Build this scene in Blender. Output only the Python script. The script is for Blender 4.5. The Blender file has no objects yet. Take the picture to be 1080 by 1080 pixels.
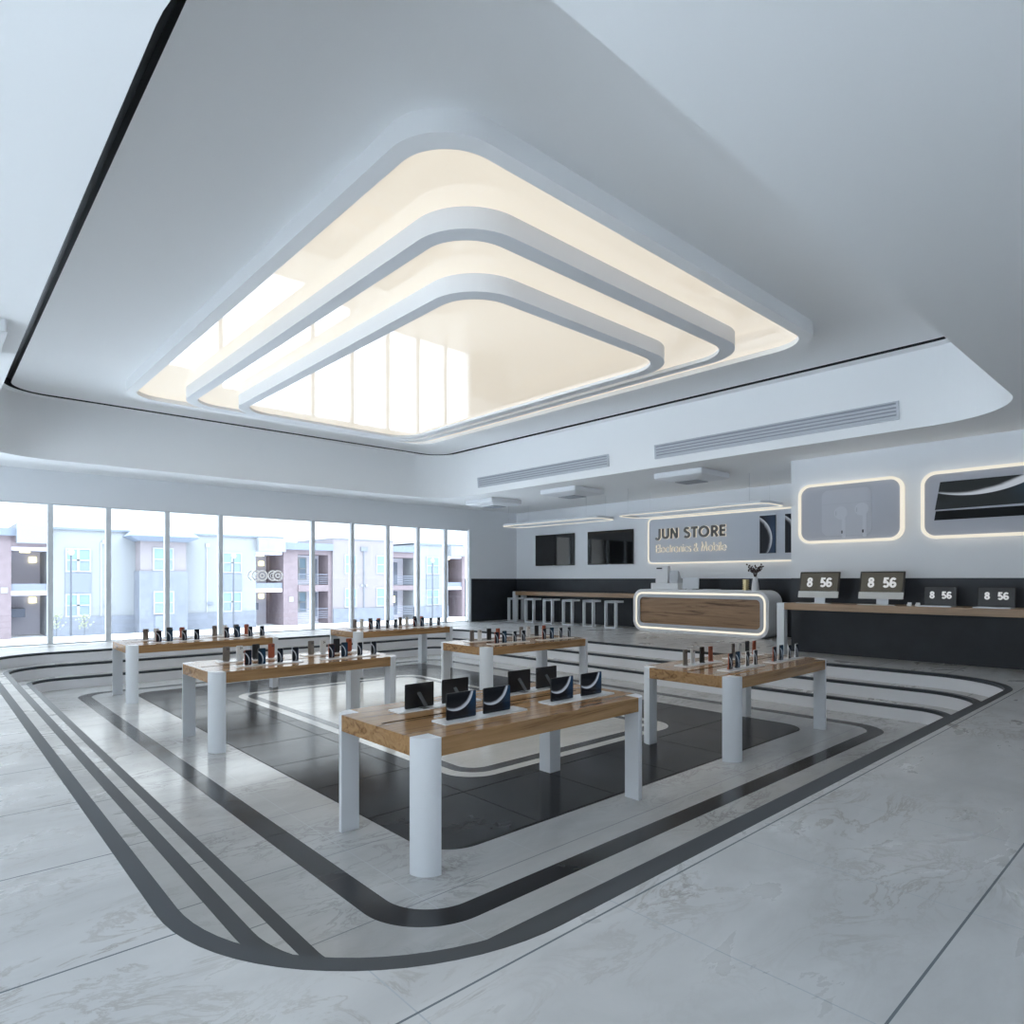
import bpy, bmesh, math, random
from mathutils import Vector, Matrix
random.seed(7)
SC = bpy.context.scene
COL = SC.collection
EYE = 1.29
def Z(r): return r + EYE            # heights measured from eye level -> metres above the upper floor

# ------------------------------------------------------------------ materials
def new_mat(name):
    m = bpy.data.materials.new(name); m.use_nodes = True
    nt = m.node_tree; b = nt.nodes['Principled BSDF']
    return m, nt, b
def mat(name, col, rough=.5, spec=.5, metal=0, emit=None, es=0, coat=0, noise=0, nscale=30):
    m, nt, b = new_mat(name)
    b.inputs['Base Color'].default_value = (*col, 1)
    b.inputs['Roughness'].default_value = rough
    b.inputs['Specular IOR Level'].default_value = spec
    b.inputs['Metallic'].default_value = metal
    if coat:
        b.inputs['Coat Weight'].default_value = coat; b.inputs['Coat Roughness'].default_value = .03
    if emit:
        b.inputs['Emission Color'].default_value = (*emit, 1); b.inputs['Emission Strength'].default_value = es
    if noise:
        tc = nt.nodes.new('ShaderNodeTexCoord'); n = nt.nodes.new('ShaderNodeTexNoise')
        n.inputs['Scale'].default_value = nscale; n.inputs['Detail'].default_value = 4
        r = nt.nodes.new('ShaderNodeValToRGB')
        r.color_ramp.elements[0].position = .3; r.color_ramp.elements[1].position = .7
        r.color_ramp.elements[0].color = (*[c*(1-noise) for c in col], 1)
        r.color_ramp.elements[1].color = (*[min(1, c*(1+noise)) for c in col], 1)
        nt.links.new(tc.outputs['Object'], n.inputs['Vector']); nt.links.new(n.outputs['Fac'], r.inputs['Fac'])
        nt.links.new(r.outputs['Color'], b.inputs['Base Color'])
    return m
def math_node(nt, op, a, b=None, c=None):
    n = nt.nodes.new('ShaderNodeMath'); n.operation = op
    for i, v in enumerate((a, b, c)):
        if v is None: continue
        if isinstance(v, (int, float)): n.inputs[i].default_value = v
        else: nt.links.new(v, n.inputs[i])
    return n.outputs[0]
def mixc(nt, f, a, b):
    n = nt.nodes.new('ShaderNodeMix'); n.data_type = 'RGBA'
    if isinstance(f, (int, float)): n.inputs['Factor'].default_value = f
    else: nt.links.new(f, n.inputs['Factor'])
    for k, v in (('A', a), ('B', b)):
        s = [i for i in n.inputs if i.name == k and i.type == 'RGBA'][0]
        if isinstance(v, tuple): s.default_value = (*v, 1)
        else: nt.links.new(v, s)
    return [o for o in n.outputs if o.type == 'RGBA'][0]
def maprange(nt, v, a, b, c=0., d=1., smooth=True):
    n = nt.nodes.new('ShaderNodeMapRange'); n.interpolation_type = 'SMOOTHSTEP' if smooth else 'LINEAR'
    nt.links.new(v, n.inputs['Value'])
    for k, x in (('From Min', a), ('From Max', b), ('To Min', c), ('To Max', d)): n.inputs[k].default_value = x
    return n.outputs['Result']
def seam_mask(nt, sep, x0, y0, pitch, w, xw=None):
    outs = []
    for ax, o, ww in (('X', x0, xw if xw is not None else w), ('Y', y0, w)):
        if o is None: continue
        t = math_node(nt, 'SUBTRACT', sep.outputs[ax], o - ww/2 - 100*pitch)
        t = math_node(nt, 'MODULO', t, pitch)
        outs.append(math_node(nt, 'LESS_THAN', t, ww))
    return math_node(nt, 'MAXIMUM', outs[0], outs[1]) if len(outs) == 2 else outs[0]
def marble(name, base, dark, rough, x0, y0, pitch=.955, seamw=.009, seamcol=(.2, .21, .22), vein=1.0, xcol=None, spec=.5):
    m, nt, b = new_mat(name)
    tc = nt.nodes.new('ShaderNodeTexCoord'); sep = nt.nodes.new('ShaderNodeSeparateXYZ')
    nt.links.new(tc.outputs['Object'], sep.inputs[0])
    mp = nt.nodes.new('ShaderNodeMapping'); mp.inputs['Rotation'].default_value = (0, 0, .5); mp.inputs['Scale'].default_value = (.8, 1.7, 1)
    nt.links.new(tc.outputs['Object'], mp.inputs[0])
    n1 = nt.nodes.new('ShaderNodeTexNoise'); n1.inputs['Scale'].default_value = 1.3; n1.inputs['Detail'].default_value = 8; n1.inputs['Roughness'].default_value = .6; n1.inputs['Distortion'].default_value = .6
    n2 = nt.nodes.new('ShaderNodeTexNoise'); n2.inputs['Scale'].default_value = 2.3; n2.inputs['Detail'].default_value = 10; n2.inputs['Roughness'].default_value = .68; n2.inputs['Distortion'].default_value = 1.1
    nt.links.new(mp.outputs[0], n1.inputs['Vector']); nt.links.new(mp.outputs[0], n2.inputs['Vector'])
    cl = maprange(nt, n1.outputs['Fac'], .35, .68)
    col = mixc(nt, cl, base, tuple(c*.86 for c in base))
    v = math_node(nt, 'ABSOLUTE', math_node(nt, 'SUBTRACT', n2.outputs['Fac'], .5))
    v = maprange(nt, v, 0, .035, 1, 0)
    n3 = nt.nodes.new('ShaderNodeTexNoise'); n3.inputs['Scale'].default_value = .9; n3.inputs['Detail'].default_value = 3
    nt.links.new(mp.outputs[0], n3.inputs['Vector'])
    v = math_node(nt, 'MULTIPLY', v, maprange(nt, n3.outputs['Fac'], .42, .68, .04, .6*vein))
    n4 = nt.nodes.new('ShaderNodeTexNoise'); n4.inputs['Scale'].default_value = 8.5; n4.inputs['Detail'].default_value = 9; n4.inputs['Roughness'].default_value = .7; n4.inputs['Distortion'].default_value = .8
    nt.links.new(mp.outputs[0], n4.inputs['Vector'])
    sp4 = math_node(nt, 'MULTIPLY', maprange(nt, n4.outputs['Fac'], .60, .74, 0, .34*vein), maprange(nt, n1.outputs['Fac'], .42, .62, .1, 1))
    col = mixc(nt, sp4, col, tuple(.5*a+.5*b_ for a, b_ in zip(base, dark)))
    col = mixc(nt, v, col, dark)
    if x0 is not None:
        sx = seam_mask(nt, sep, x0, None, pitch, seamw*.6, seamw*.6); col = mixc(nt, sx, col, xcol or seamcol)  # xcol puts the bevel highlight into the x seam colour, lighter than y seams
    sm = seam_mask(nt, sep, None, y0, pitch, seamw, seamw)
    col = mixc(nt, sm, col, seamcol)
    if x0 is not None and xcol is None: sm = math_node(nt, 'MAXIMUM', sm, sx)
    nt.links.new(col, b.inputs['Base Color'])
    b.inputs['Roughness'].default_value = rough
    nr = maprange(nt, n1.outputs['Fac'], .3, .7, rough*.85, rough*1.2)
    nr = math_node(nt, 'MAXIMUM', nr, math_node(nt, 'MULTIPLY', sm, .7))
    b.inputs['Specular IOR Level'].default_value = spec
    nt.links.new(nr, b.inputs['Roughness'])
    return m
def wood(name, c0, c1, axis='X', scale=1.0, rough=.28):
    m, nt, b = new_mat(name)
    tc = nt.nodes.new('ShaderNodeTexCoord'); mp = nt.nodes.new('ShaderNodeMapping')
    s = {'X': (.35, 5, 7), 'Y': (5, .35, 7), 'Z': (5, 5, .4)}[axis]
    mp.inputs['Scale'].default_value = tuple(q*scale for q in s)
    nt.links.new(tc.outputs['Object'], mp.inputs[0])
    n = nt.nodes.new('ShaderNodeTexNoise'); n.inputs['Scale'].default_value = 1.6; n.inputs['Detail'].default_value = 9; n.inputs['Roughness'].default_value = .62; n.inputs['Distortion'].default_value = 1.4
    nt.links.new(mp.outputs[0], n.inputs['Vector'])
    r = nt.nodes.new('ShaderNodeValToRGB'); r.color_ramp.elements[0].position = .35; r.color_ramp.elements[1].position = .62
    r.color_ramp.elements[0].color = (*c0, 1); r.color_ramp.elements[1].color = (*c1, 1)
    e = r.color_ramp.elements.new(.45); e.color = (*[(a*.35+b_*.65) for a, b_ in zip(c0, c1)], 1)
    nt.links.new(n.outputs['Fac'], r.inputs['Fac'])
    n2 = nt.nodes.new('ShaderNodeTexNoise'); n2.inputs['Scale'].default_value = 14; n2.inputs['Detail'].default_value = 5
    nt.links.new(mp.outputs[0], n2.inputs['Vector'])
    col = mixc(nt, maprange(nt, n2.outputs['Fac'], .5, .75, 0, .22), r.outputs['Color'], c0)
    nt.links.new(col, b.inputs['Base Color'])
    b.inputs['Roughness'].default_value = rough
    return m
def wallpaper(name, ua, flip, c, R, wid, aspect, glow=(.05, .16, .34), emit=.55, t0=(0, 1), base=(.006, .008, .012), gx=(.55, 1.0), bright=(.75, .82, .92)):
    """dark display picture with one bright crescent, worked out on the panel's own 0..1 coordinates"""
    m, nt, b = new_mat(name)
    tc = nt.nodes.new('ShaderNodeTexCoord'); sep = nt.nodes.new('ShaderNodeSeparateXYZ'); nt.links.new(tc.outputs['Generated'], sep.inputs[0])
    u = sep.outputs[ua]; v = sep.outputs['Z']
    if flip: u = math_node(nt, 'SUBTRACT', 1.0, u)
    ux = math_node(nt, 'MULTIPLY', u, aspect)
    dx = math_node(nt, 'SUBTRACT', ux, c[0]*aspect); dy = math_node(nt, 'SUBTRACT', v, c[1])
    d = math_node(nt, 'SQRT', math_node(nt, 'ADD', math_node(nt, 'MULTIPLY', dx, dx), math_node(nt, 'MULTIPLY', dy, dy)))
    ns = nt.nodes.new('ShaderNodeTexNoise'); ns.inputs['Scale'].default_value = 7; ns.inputs['Detail'].default_value = 5
    nt.links.new(tc.outputs['Generated'], ns.inputs['Vector'])
    # the inner circle is shifted so that the lit limb tapers to a point
    dx2 = math_node(nt, 'SUBTRACT', ux, (c[0]-wid[0])*aspect); dy2 = math_node(nt, 'SUBTRACT', v, c[1]+wid[1])
    d2 = math_node(nt, 'SQRT', math_node(nt, 'ADD', math_node(nt, 'MULTIPLY', dx2, dx2), math_node(nt, 'MULTIPLY', dy2, dy2)))
    d2 = math_node(nt, 'ADD', d2, math_node(nt, 'MULTIPLY', math_node(nt, 'SUBTRACT', ns.outputs['Fac'], .5), .06))
    inside = maprange(nt, d, R-.008, R+.008, 1, 0)
    limb = math_node(nt, 'MULTIPLY', inside, maprange(nt, d2, R-.03, R+.09, 0, 1))
    g = maprange(nt, u, gx[0], gx[1], 0, 1)
    g = math_node(nt, 'MULTIPLY', g, maprange(nt, d, R-.02, R+.45, 1, .35))
    g = math_node(nt, 'MULTIPLY', g, maprange(nt, d, R-.1, R+.01, 0, 1))
    col = mixc(nt, g, base, glow)
    col = mixc(nt, limb, col, bright)
    nt.links.new(col, b.inputs['Emission Color']); b.inputs['Emission Strength'].default_value = emit
    b.inputs['Base Color'].default_value = (.004, .004, .005, 1); b.inputs['Roughness'].default_value = .10; b.inputs['Specular IOR Level'].default_value = .25
    return m
def matte(m, r=.5, sp=.2):
    b = m.node_tree.nodes['Principled BSDF']; b.inputs['Roughness'].default_value = r; b.inputs['Specular IOR Level'].default_value = sp
def glass_mat(name, tint=(.97, .99, 1.0), refl=.07):
    m = bpy.data.materials.new(name); m.use_nodes = True; nt = m.node_tree; nt.nodes.clear()
    o = nt.nodes.new('ShaderNodeOutputMaterial'); t = nt.nodes.new('ShaderNodeBsdfTransparent'); g = nt.nodes.new('ShaderNodeBsdfGlossy')
    t.inputs[0].default_value = (*tint, 1); g.inputs['Roughness'].default_value = .01
    f = nt.nodes.new('ShaderNodeFresnel'); f.inputs['IOR'].default_value = 1.3
    mx = nt.nodes.new('ShaderNodeMixShader')
    nt.links.new(f.outputs[0], mx.inputs[0]); nt.links.new(t.outputs[0], mx.inputs[1]); nt.links.new(g.outputs[0], mx.inputs[2]); nt.links.new(mx.outputs[0], o.inputs[0])
    return m

WHITE = mat('white_paint', (.80, .81, .83), .55, .35)
WALLW = mat('white_wall', (.78, .80, .83), .6, .3)
RINGW = mat('ring_white', (.74, .755, .78), .6, .2)
CEILW = mat('ceiling_white', (.89, .90, .91), .7, .2)
BLACKGAP = mat('black_gap', (.020, .023, .028), .35, .4)
WAINS = mat('slate_wainscot', (.026, .031, .039), .45, .35, noise=.12, nscale=4)
NOSING = mat('charcoal_nosing', (.046, .054, .064), .42, .25)
RISER = mat('riser_white', (.78, .79, .82), .4, .4)
MARB_U = marble('marble_upper', (.56, .565, .57), (.24, .21, .18), .30, 2.05, .665, seamcol=(.14, .16, .18), xcol=(.40, .43, .46), spec=.4)
MARB_L = marble('marble_lower', (.55, .55, .545), (.22, .21, .20), .17, 2.20, 3.18, seamcol=(.22, .23, .24), xcol=(.55, .57, .58), spec=.4)
MARB_T = marble('marble_tread', (.55, .55, .545), (.22, .21, .20), .3, None, 3.18, seamcol=(.22, .23, .24), spec=.4)
MARB_R = marble('marble_rug', (.66, .66, .64), (.36, .35, .33), .15, None, 4.56, seamw=.006, seamcol=(.45, .45, .44), vein=.6)
SLAB = marble('dark_slab', (.027, .029, .033), (.05, .05, .055), .19, 3.57, 4.565, seamw=.014, seamcol=(.006, .006, .007), vein=.4, spec=.09)
BAND = marble('dark_band', (.036, .039, .044), (.05, .05, .055), .2, None, 3.78, seamw=.008, seamcol=(.010, .010, .011), vein=.3, spec=.3)
OAK = wood('oak_table', (.17, .085, .032), (.46, .27, .125), 'X', 1.0, .17)
OAKY = wood('oak_counter', (.17, .10, .052), (.40, .26, .155), 'Y', 1.0, .3)
WALNUT = wood('walnut_panel', (.12, .062, .030), (.40, .245, .135), 'Y', .9, .35)
LEGW = mat('leg_white', (.76, .79, .83), .3, .5)
PLATE = mat('acrylic_plate', (.82, .83, .85), .15, .5)
SLOT = mat('slot_dark', (.02, .010, .005), 1.0, 0)
CREAM = mat('cream_stretch_panel', (.50, .46, .38), .04, .5, emit=(1.0, .90, .76), es=.66, coat=.4)
LED = mat('warm_led', (.25, .23, .2), .5, .1, emit=(1.0, .92, .76), es=.92)
LEDS = mat('warm_led_soft', (.25, .23, .2), .5, .1, emit=(1.0, .93, .78), es=.76)
LEDHALO = mat('letter_halo', (.3, .28, .25), .4, .1, emit=(1.0, .88, .66), es=.8)
BLK = mat('black_plastic', (.008, .008, .010), .28, .5)
TVM = mat('television_glass', (.006, .007, .008), .04, .6)
ALU = mat('silver_aluminium', (.62, .64, .67), .3, .5, .4)
METAL = mat('window_metal', (.66, .69, .72), .4, .4)
JAMB = mat('window_jamb', (.75, .78, .80), .3, .5)
GLASS = glass_mat('window_glass')
SIGNG = mat('sign_panel_grey', (.58, .61, .67), .5, .4)
PICG = mat('picture_grey', (.44, .45, .50), .4, .4)
LETTERG = mat('letter_grey', (.13, .13, .13), .45)
LETTERW = mat('letter_pale', (.60, .60, .60), .45)
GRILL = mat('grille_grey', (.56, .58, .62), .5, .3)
GRILLD = mat('grille_dark', (.34, .36, .40), .6, .2)  # darker grey for cassette grilles and vent backings
ACW = mat('air_unit_white', (.78, .80, .83), .45, .4)
CLOCKBG = mat('clock_screen_olive', (.01, .01, .01), .25, emit=(.075, .072, .056), es=.55)
CLOCKBG2 = mat('clock_screen_dark', (.01, .01, .01), .25, emit=(.030, .034, .040), es=.5)
DIGIT = mat('clock_digit', (.3, .3, .3), .4, emit=(.60, .61, .62), es=.75)
EMBLEM = mat('window_emblem_white', (.85, .87, .9), .25, .5, emit=(1, 1, 1), es=.25)
# phone body colours
PH = {'grey': mat('titanium_grey', (.25, .225, .205), .35, .5, .5), 'white': mat('phone_white', (.68, .68, .67), .3),
      'black': mat('phone_black', (.014, .015, .018), .3), 'orange': mat('phone_copper', (.34, .085, .04), .35),
      'silver': mat('phone_silver', (.62, .64, .67), .3, .5, .3)}
WP_TAB = wallpaper('tablet_picture', 'X', False, (.32, 1.10), .80, (.07, .12), 1.36, glow=(.012, .048, .11), gx=(.62, 1.0), bright=(.50, .57, .68))
WP_PH = wallpaper('phone_picture', 'X', False, (-.70, .28), .655, (.12, -.04), .47, glow=(.010, .02, .05), gx=(.6, 1.0), emit=.6)
WP_PHB = wallpaper('phone_picture_blue', 'X', False, (-.70, .28), .655, (.12, -.04), .47, glow=(.010, .04, .08), gx=(.1, .8), base=(.004, .012, .024), emit=.6)
WP_POS = wallpaper('poster_picture', 'Y', True, (-.76, .38), .668, (.16, -.04), .43, glow=(.03, .06, .12), gx=(.1, 1.0), base=(.010, .012, .018), emit=.5)
WP_BIG = wallpaper('display_picture', 'Y', True, (.27, 2.78), 2.33, (.08, .13), 3.4, glow=(.05, .17, .32), gx=(.45, 1.0), base=(.020, .026, .028), emit=.55)

matte(WP_BIG); matte(WP_POS, .4)
# ------------------------------------------------------------------ mesh helpers
def link(name, bm, material, parent=None, smooth=False, bevel=0):
    me = bpy.data.meshes.new(name)
    bmesh.ops.recalc_face_normals(bm, faces=bm.faces)
    bm.to_mesh(me); bm.free()
    o = bpy.data.objects.new(name, me); COL.objects.link(o)
    if isinstance(material, (list, tuple)):
        for m_ in material: me.materials.append(m_)
    else: me.materials.append(material)
    if parent is not None: o.parent = parent
    if smooth:
        for p in me.polygons: p.use_smooth = True
        try:
            me.set_sharp_from_angle(angle=math.radians(38))
        except Exception: pass
    if bevel:
        md = o.modifiers.new('bevel', 'BEVEL'); md.width = bevel; md.segments = 2; md.limit_method = 'ANGLE'
    return o
def B(): return bmesh.new()
def box(bm, x0, x1, y0, y1, z0, z1):
    vs = [bm.verts.new(v) for v in ((x0, y0, z0), (x1, y0, z0), (x1, y1, z0), (x0, y1, z0), (x0, y0, z1), (x1, y0, z1), (x1, y1, z1), (x0, y1, z1))]
    for f in ((0, 3, 2, 1), (4, 5, 6, 7), (0, 1, 5, 4), (1, 2, 6, 5), (2, 3, 7, 6), (3, 0, 4, 7)):
        bm.faces.new([vs[i] for i in f])
    return vs
def bxo(name, dims, m, parent=None, bevel=0):
    bm = B(); box(bm, *dims); return link(name, bm, m, parent, bevel=bevel)
FXY = lambda a, b, c: (a, b, c)
def prism(bm, pts, c0, c1, f=FXY, cap0=True, cap1=True):
    n = len(pts)
    lo = [bm.verts.new(f(a, b, c0)) for a, b in pts]; hi = [bm.verts.new(f(a, b, c1)) for a, b in pts]
    for i in range(n): bm.faces.new((lo[i], lo[(i+1) % n], hi[(i+1) % n], hi[i]))
    if cap0: bm.faces.new(lo[::-1])
    if cap1: bm.faces.new(hi)
def strip(bm, A, Bp, closed=True):
    n = len(A)
    va = [bm.verts.new(p) for p in A]; vb = [bm.verts.new(p) for p in Bp]
    for i in range(n if closed else n-1):
        j = (i+1) % n
        fs = [va[i], va[j], vb[j], vb[i]]
        bm.faces.new(fs)
def ringprism(bm, outer, inner, c0, c1, f=FXY):
    n = len(outer)
    o0 = [bm.verts.new(f(a, b, c0)) for a, b in outer]; o1 = [bm.verts.new(f(a, b, c1)) for a, b in outer]
    i0 = [bm.verts.new(f(a, b, c0)) for a, b in inner]; i1 = [bm.verts.new(f(a, b, c1)) for a, b in inner]
    for i in range(n):
        j = (i+1) % n
        bm.faces.new((o0[i], o0[j], o1[j], o1[i])); bm.faces.new((i0[j], i0[i], i1[i], i1[j]))
        bm.faces.new((o1[i], o1[j], i1[j], i1[i])); bm.faces.new((o0[j], o0[i], i0[i], i0[j]))
def rr(x0, x1, y0, y1, r, n=20):
    """rounded rectangle, counter-clockwise, always 4*(n+1) points"""
    P = []
    for cx, cy, a0 in ((x1-r, y0+r, -90), (x1-r, y1-r, 0), (x0+r, y1-r, 90), (x0+r, y0+r, 180)):
        for k in range(n+1):
            a = math.radians(a0 + 90*k/n); P.append((cx + r*math.cos(a), cy + r*math.sin(a)))
    return P
def at(P, z): return [(x, y, z) for x, y in P]
def cyl(bm, cx, cy, z0, z1, r0, r1=None, n=20):
    r1 = r0 if r1 is None else r1
    a = [(cx+r0*math.cos(2*math.pi*k/n), cy+r0*math.sin(2*math.pi*k/n), z0) for k in range(n)]
    b = [(cx+r1*math.cos(2*math.pi*k/n), cy+r1*math.sin(2*math.pi*k/n), z1) for k in range(n)]
    va = [bm.verts.new(p) for p in a]; vb = [bm.verts.new(p) for p in b]
    for i in range(n): bm.faces.new((va[i], va[(i+1) % n], vb[(i+1) % n], vb[i]))
    bm.faces.new(va[::-1]); bm.faces.new(vb)
def lathe(bm, prof, cx=0, cy=0, n=24):
    rings = [[bm.verts.new((cx+r*math.cos(2*math.pi*k/n), cy+r*math.sin(2*math.pi*k/n), z)) for k in range(n)] for r, z in prof]
    for a, b in zip(rings, rings[1:]):
        for i in range(n): bm.faces.new((a[i], a[(i+1) % n], b[(i+1) % n], b[i]))
    bm.faces.new(rings[0][::-1]); bm.faces.new(rings[-1])
def tube(bm, pts, r, n=6):
    pts = [Vector(p) for p in pts]; rings = []
    for i, p in enumerate(pts):
        d = (pts[min(i+1, len(pts)-1)] - pts[max(i-1, 0)]).normalized()
        u = d.orthogonal().normalized() if i == 0 else (rings_u - d*rings_u.dot(d)).normalized()
        rings_u = u; w = d.cross(u)
        rings.append([bm.verts.new(p + (u*math.cos(2*math.pi*k/n) + w*math.sin(2*math.pi*k/n))*r) for k in range(n)])
    for a, b in zip(rings, rings[1:]):
        for i in range(n): bm.faces.new((a[i], a[(i+1) % n], b[(i+1) % n], b[i]))
    bm.faces.new(rings[0][::-1]); bm.faces.new(rings[-1])
def beam(bm, p, q, w, t, up=(0, 0, 1)):
    p, q = Vector(p), Vector(q); d = (q-p).normalized(); s = d.cross(Vector(up)).normalized(); u = s.cross(d)
    vs = []
    for e in (p, q):
        for a, b in ((-1, -1), (1, -1), (1, 1), (-1, 1)): vs.append(bm.verts.new(e + s*a*w/2 + u*b*t/2))
    for f in ((0, 1, 2, 3), (7, 6, 5, 4), (0, 4, 5, 1), (1, 5, 6, 2), (2, 6, 7, 3), (3, 7, 4, 0)): bm.faces.new([vs[i] for i in f])
def empty(name, loc, label, cat, group=None):
    o = bpy.data.objects.new(name, None); COL.objects.link(o); o.location = loc; o.empty_display_size = .2
    o['label'] = label; o['category'] = cat
    if group: o['group'] = group
    return o
def tag(o, label, cat, group=None):
    o['label'] = label; o['category'] = cat
    if group: o['group'] = group
    return o
def struct(name, bm, m, parent=None, **k):
    o = link(name, bm, m, parent, **k)
    if parent is None: o['kind'] = 'structure'
    return o
def dup(root, loc, label, group=None):
    r = root.copy(); COL.objects.link(r); r.location = loc; r['label'] = label
    if group: r['group'] = group
    for ch in list(root.children):
        c = ch.copy(); COL.objects.link(c); c.parent = r
        for g in list(ch.children):
            d = g.copy(); COL.objects.link(d); d.parent = c
    return r
FX = lambda a, b, c: (c, a, b)          # 2D (y, z) pushed along x
FY = lambda a, b, c: (a, c, b)          # 2D (x, z) pushed along y

# ------------------------------------------------------------------ key dimensions
RX0, RX1, RY0, RY1 = -3.0, 14.3, -3.0, 15.5
JX, JY = 11.6, 5.28
PX0, PX1, PY0, PY1 = .67, 10.37, 1.67, 14.08
SH = .2
SOFF = Z(2.13); CEIL = Z(3.19)
WTOP = Z(1.49); WAINZ = Z(.02)
NW = .075; TREAD = .295

# ------------------------------------------------------------------ floor with the stepped pit
def pit(off): return rr(PX0+off, PX1-off, PY0+off, PY1-off, max(1.1-off, .12))
bm = B()
n_ = 20
outerR = rr(RX0, RX1, RY0, RY1, .001)
strip(bm, at(outerR, 0), at(pit(0), 0))
strip(bm, at(outerR, 0), at(outerR, -.3))
struct('floor', bm, MARB_U)
for k in range(3):
    zt = -SH*k; off = k*TREAD
    bm = B()      # nosing: top strip and front edge
    a, b_ = pit(off), pit(off+NW)
    strip(bm, at(a, zt+.001), at(b_, zt+.001)); strip(bm, at(b_, zt+.001), at(b_, zt-.04)); strip(bm, at(b_, zt-.04), at(a, zt-.04)); strip(bm, at(a, zt-.04), at(a, zt+.001))
    struct('trim_%d' % (k+1), bm, NOSING)
bm = B()          # risers
for k in range(3):
    p = pit(k*TREAD+NW-.006); strip(bm, at(p, -SH*k-.03), at(p, -SH*(k+1)))
struct('steps', bm, RISER)
bm = B()          # treads
for k in range(1, 3):
    strip(bm, at(pit((k-1)*TREAD+NW-.006), -SH*k), at(pit(k*TREAD), -SH*k))
struct('steps', bm, MARB_T)
LZ = -3*SH
bm = B(); bm.faces.new([bm.verts.new(p) for p in at(pit(2*TREAD+NW-.006), LZ)]); struct('floor', bm, MARB_L)
bm = B(); ringprism(bm, rr(1.855, 9.12, 2.83, 12.72, .46), rr(2.03, 8.945, 3.0, 12.55, .33), LZ-.01, LZ+.0010); struct('trim_4', bm, BAND)
bm = B(); prism(bm, rr(2.61, 8.39, 3.59, 12.2, .33), LZ-.01, LZ+.0012); struct('trim_5', bm, SLAB)
bm = B(); prism(bm, rr(3.77, 7.27, 4.77, 10.95, .36), LZ-.005, LZ+.0022); struct('trim_6', bm, MARB_R)
bm = B(); ringprism(bm, rr(3.895, 7.145, 4.89, 10.83, .30), rr(4.02, 7.02, 5.03, 10.69, .22), LZ-.005, LZ+.0032); struct('trim_7', bm, BAND)

# ------------------------------------------------------------------ ceiling
def opn(off): return rr(PX0+off, PX1-off, PY0+off, PY1+.05-off, max(1.1-off*1.4, .3))
bm = B(); strip(bm, at(outerR, SOFF), at(opn(0), SOFF)); struct('ceiling', bm, CEILW)
bm = B(); strip(bm, at(opn(0), SOFF), at(opn(.09), CEIL)); strip(bm, at(opn(.09), CEIL), at(opn(.30), CEIL)); struct('ceiling', bm, CEILW)
bm = B()
strip(bm, at(opn(.30), CEIL), at(opn(.30), CEIL+.12)); strip(bm, at(opn(.30), CEIL+.12), at(opn(.415), CEIL+.12)); strip(bm, at(opn(.415), CEIL+.12), at(opn(.415), CEIL))
struct('trim_8', bm, BLACKGAP)
bm = B()
fo = rr(2.44, 8.56, 3.44, 12.34, .50)
strip(bm, at(opn(.415), CEIL), at(fo, CEIL)); struct('ceiling', bm, CEILW)
# glowing ceiling feature
cf = empty('ceiling_light', (5.5, 7.9, CEIL), 'large warm glowing stepped ceiling light with rounded white rings over the sunken floor', 'ceiling light')
def cfz(r): return Z(r) - CEIL
def cfr(x0, x1, y0, y1, r): return rr(x0-5.5, x1-5.5, y0-7.9, y1-7.9, r)
F_o = cfr(2.44, 8.56, 3.44, 12.34, .50); F_i = cfr(2.58, 8.42, 3.58, 12.2, .44)
R1o = cfr(3.15, 7.86, 4.08, 11.72, .58); R1i = cfr(3.30, 7.71, 4.265, 11.535, .46)
R2o = cfr(3.755, 7.255, 4.72, 11.08, .57); R2i = cfr(3.90, 7.11, 4.885, 10.915, .46)
bm = B(); ringprism(bm, F_o, F_i, cfz(3.02), cfz(3.19)+.05); link('frame', bm, CEILW, cf)
bm = B(); ringprism(bm, R1o, R1i, cfz(2.90), cfz(3.12)); link('ring', bm, RINGW, cf)
bm = B(); ringprism(bm, R2o, R2i, cfz(2.767), cfz(2.98)); link('ring', bm, RINGW, cf)
bm = B(); strip(bm, at(F_i, cfz(3.085)), at(R1o, cfz(3.085))); link('light_panel', bm, CREAM, cf)
bm = B(); strip(bm, at(R1i, cfz(2.945)), at(R2o, cfz(2.945))); link('light_panel', bm, CREAM, cf)
bm = B(); bm.faces.new([bm.verts.new(p) for p in at(R2i, cfz(2.807))]); link('light_panel', bm, CREAM, cf)

# ------------------------------------------------------------------ walls
def wall(name, dims, m=WALLW):
    bm = B(); box(bm, *dims); return struct(name, bm, m)
WT = .25
WX = 12.38
wall('wall_window_side', (RX0, RX1+WT, RY1, RY1+WT, WTOP, SOFF))
wall('wall_window_side', (WX, RX1+WT, RY1, RY1+WT, WAINZ, WTOP))
wall('wall_window_side', (WX, RX1+WT, RY1, RY1+WT, -.1, WAINZ), WAINS)
wall('wall_right', (RX1, RX1+WT, JY, RY1, WAINZ, SOFF))
wall('wall_right', (RX1, RX1+WT, JY, RY1, -.1, WAINZ), WAINS)
wall('wall_display', (JX, RX1+WT, RY0-WT, JY, WAINZ, SOFF))
wall('wall_display', (JX, RX1+WT, RY0-WT, JY, -.1, WAINZ), WAINS)
wall('wall_back', (.2, JX, RY0-WT, RY0, -.1, SOFF)); wall('wall_back', (RX0-WT, .2, RY0-WT, RY0, WTOP, SOFF))
BXS = [-3.0, -1.4, .2]
wall('wall_left', (RX0-WT, RX0, RY0, RY1+WT, WTOP, SOFF))
wall('roof', (RX0-WT, RX1+WT, RY0-WT, RY1+WT, CEIL+.35, CEIL+.5))  # unseen slab, added above the ceiling to block sky light
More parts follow.
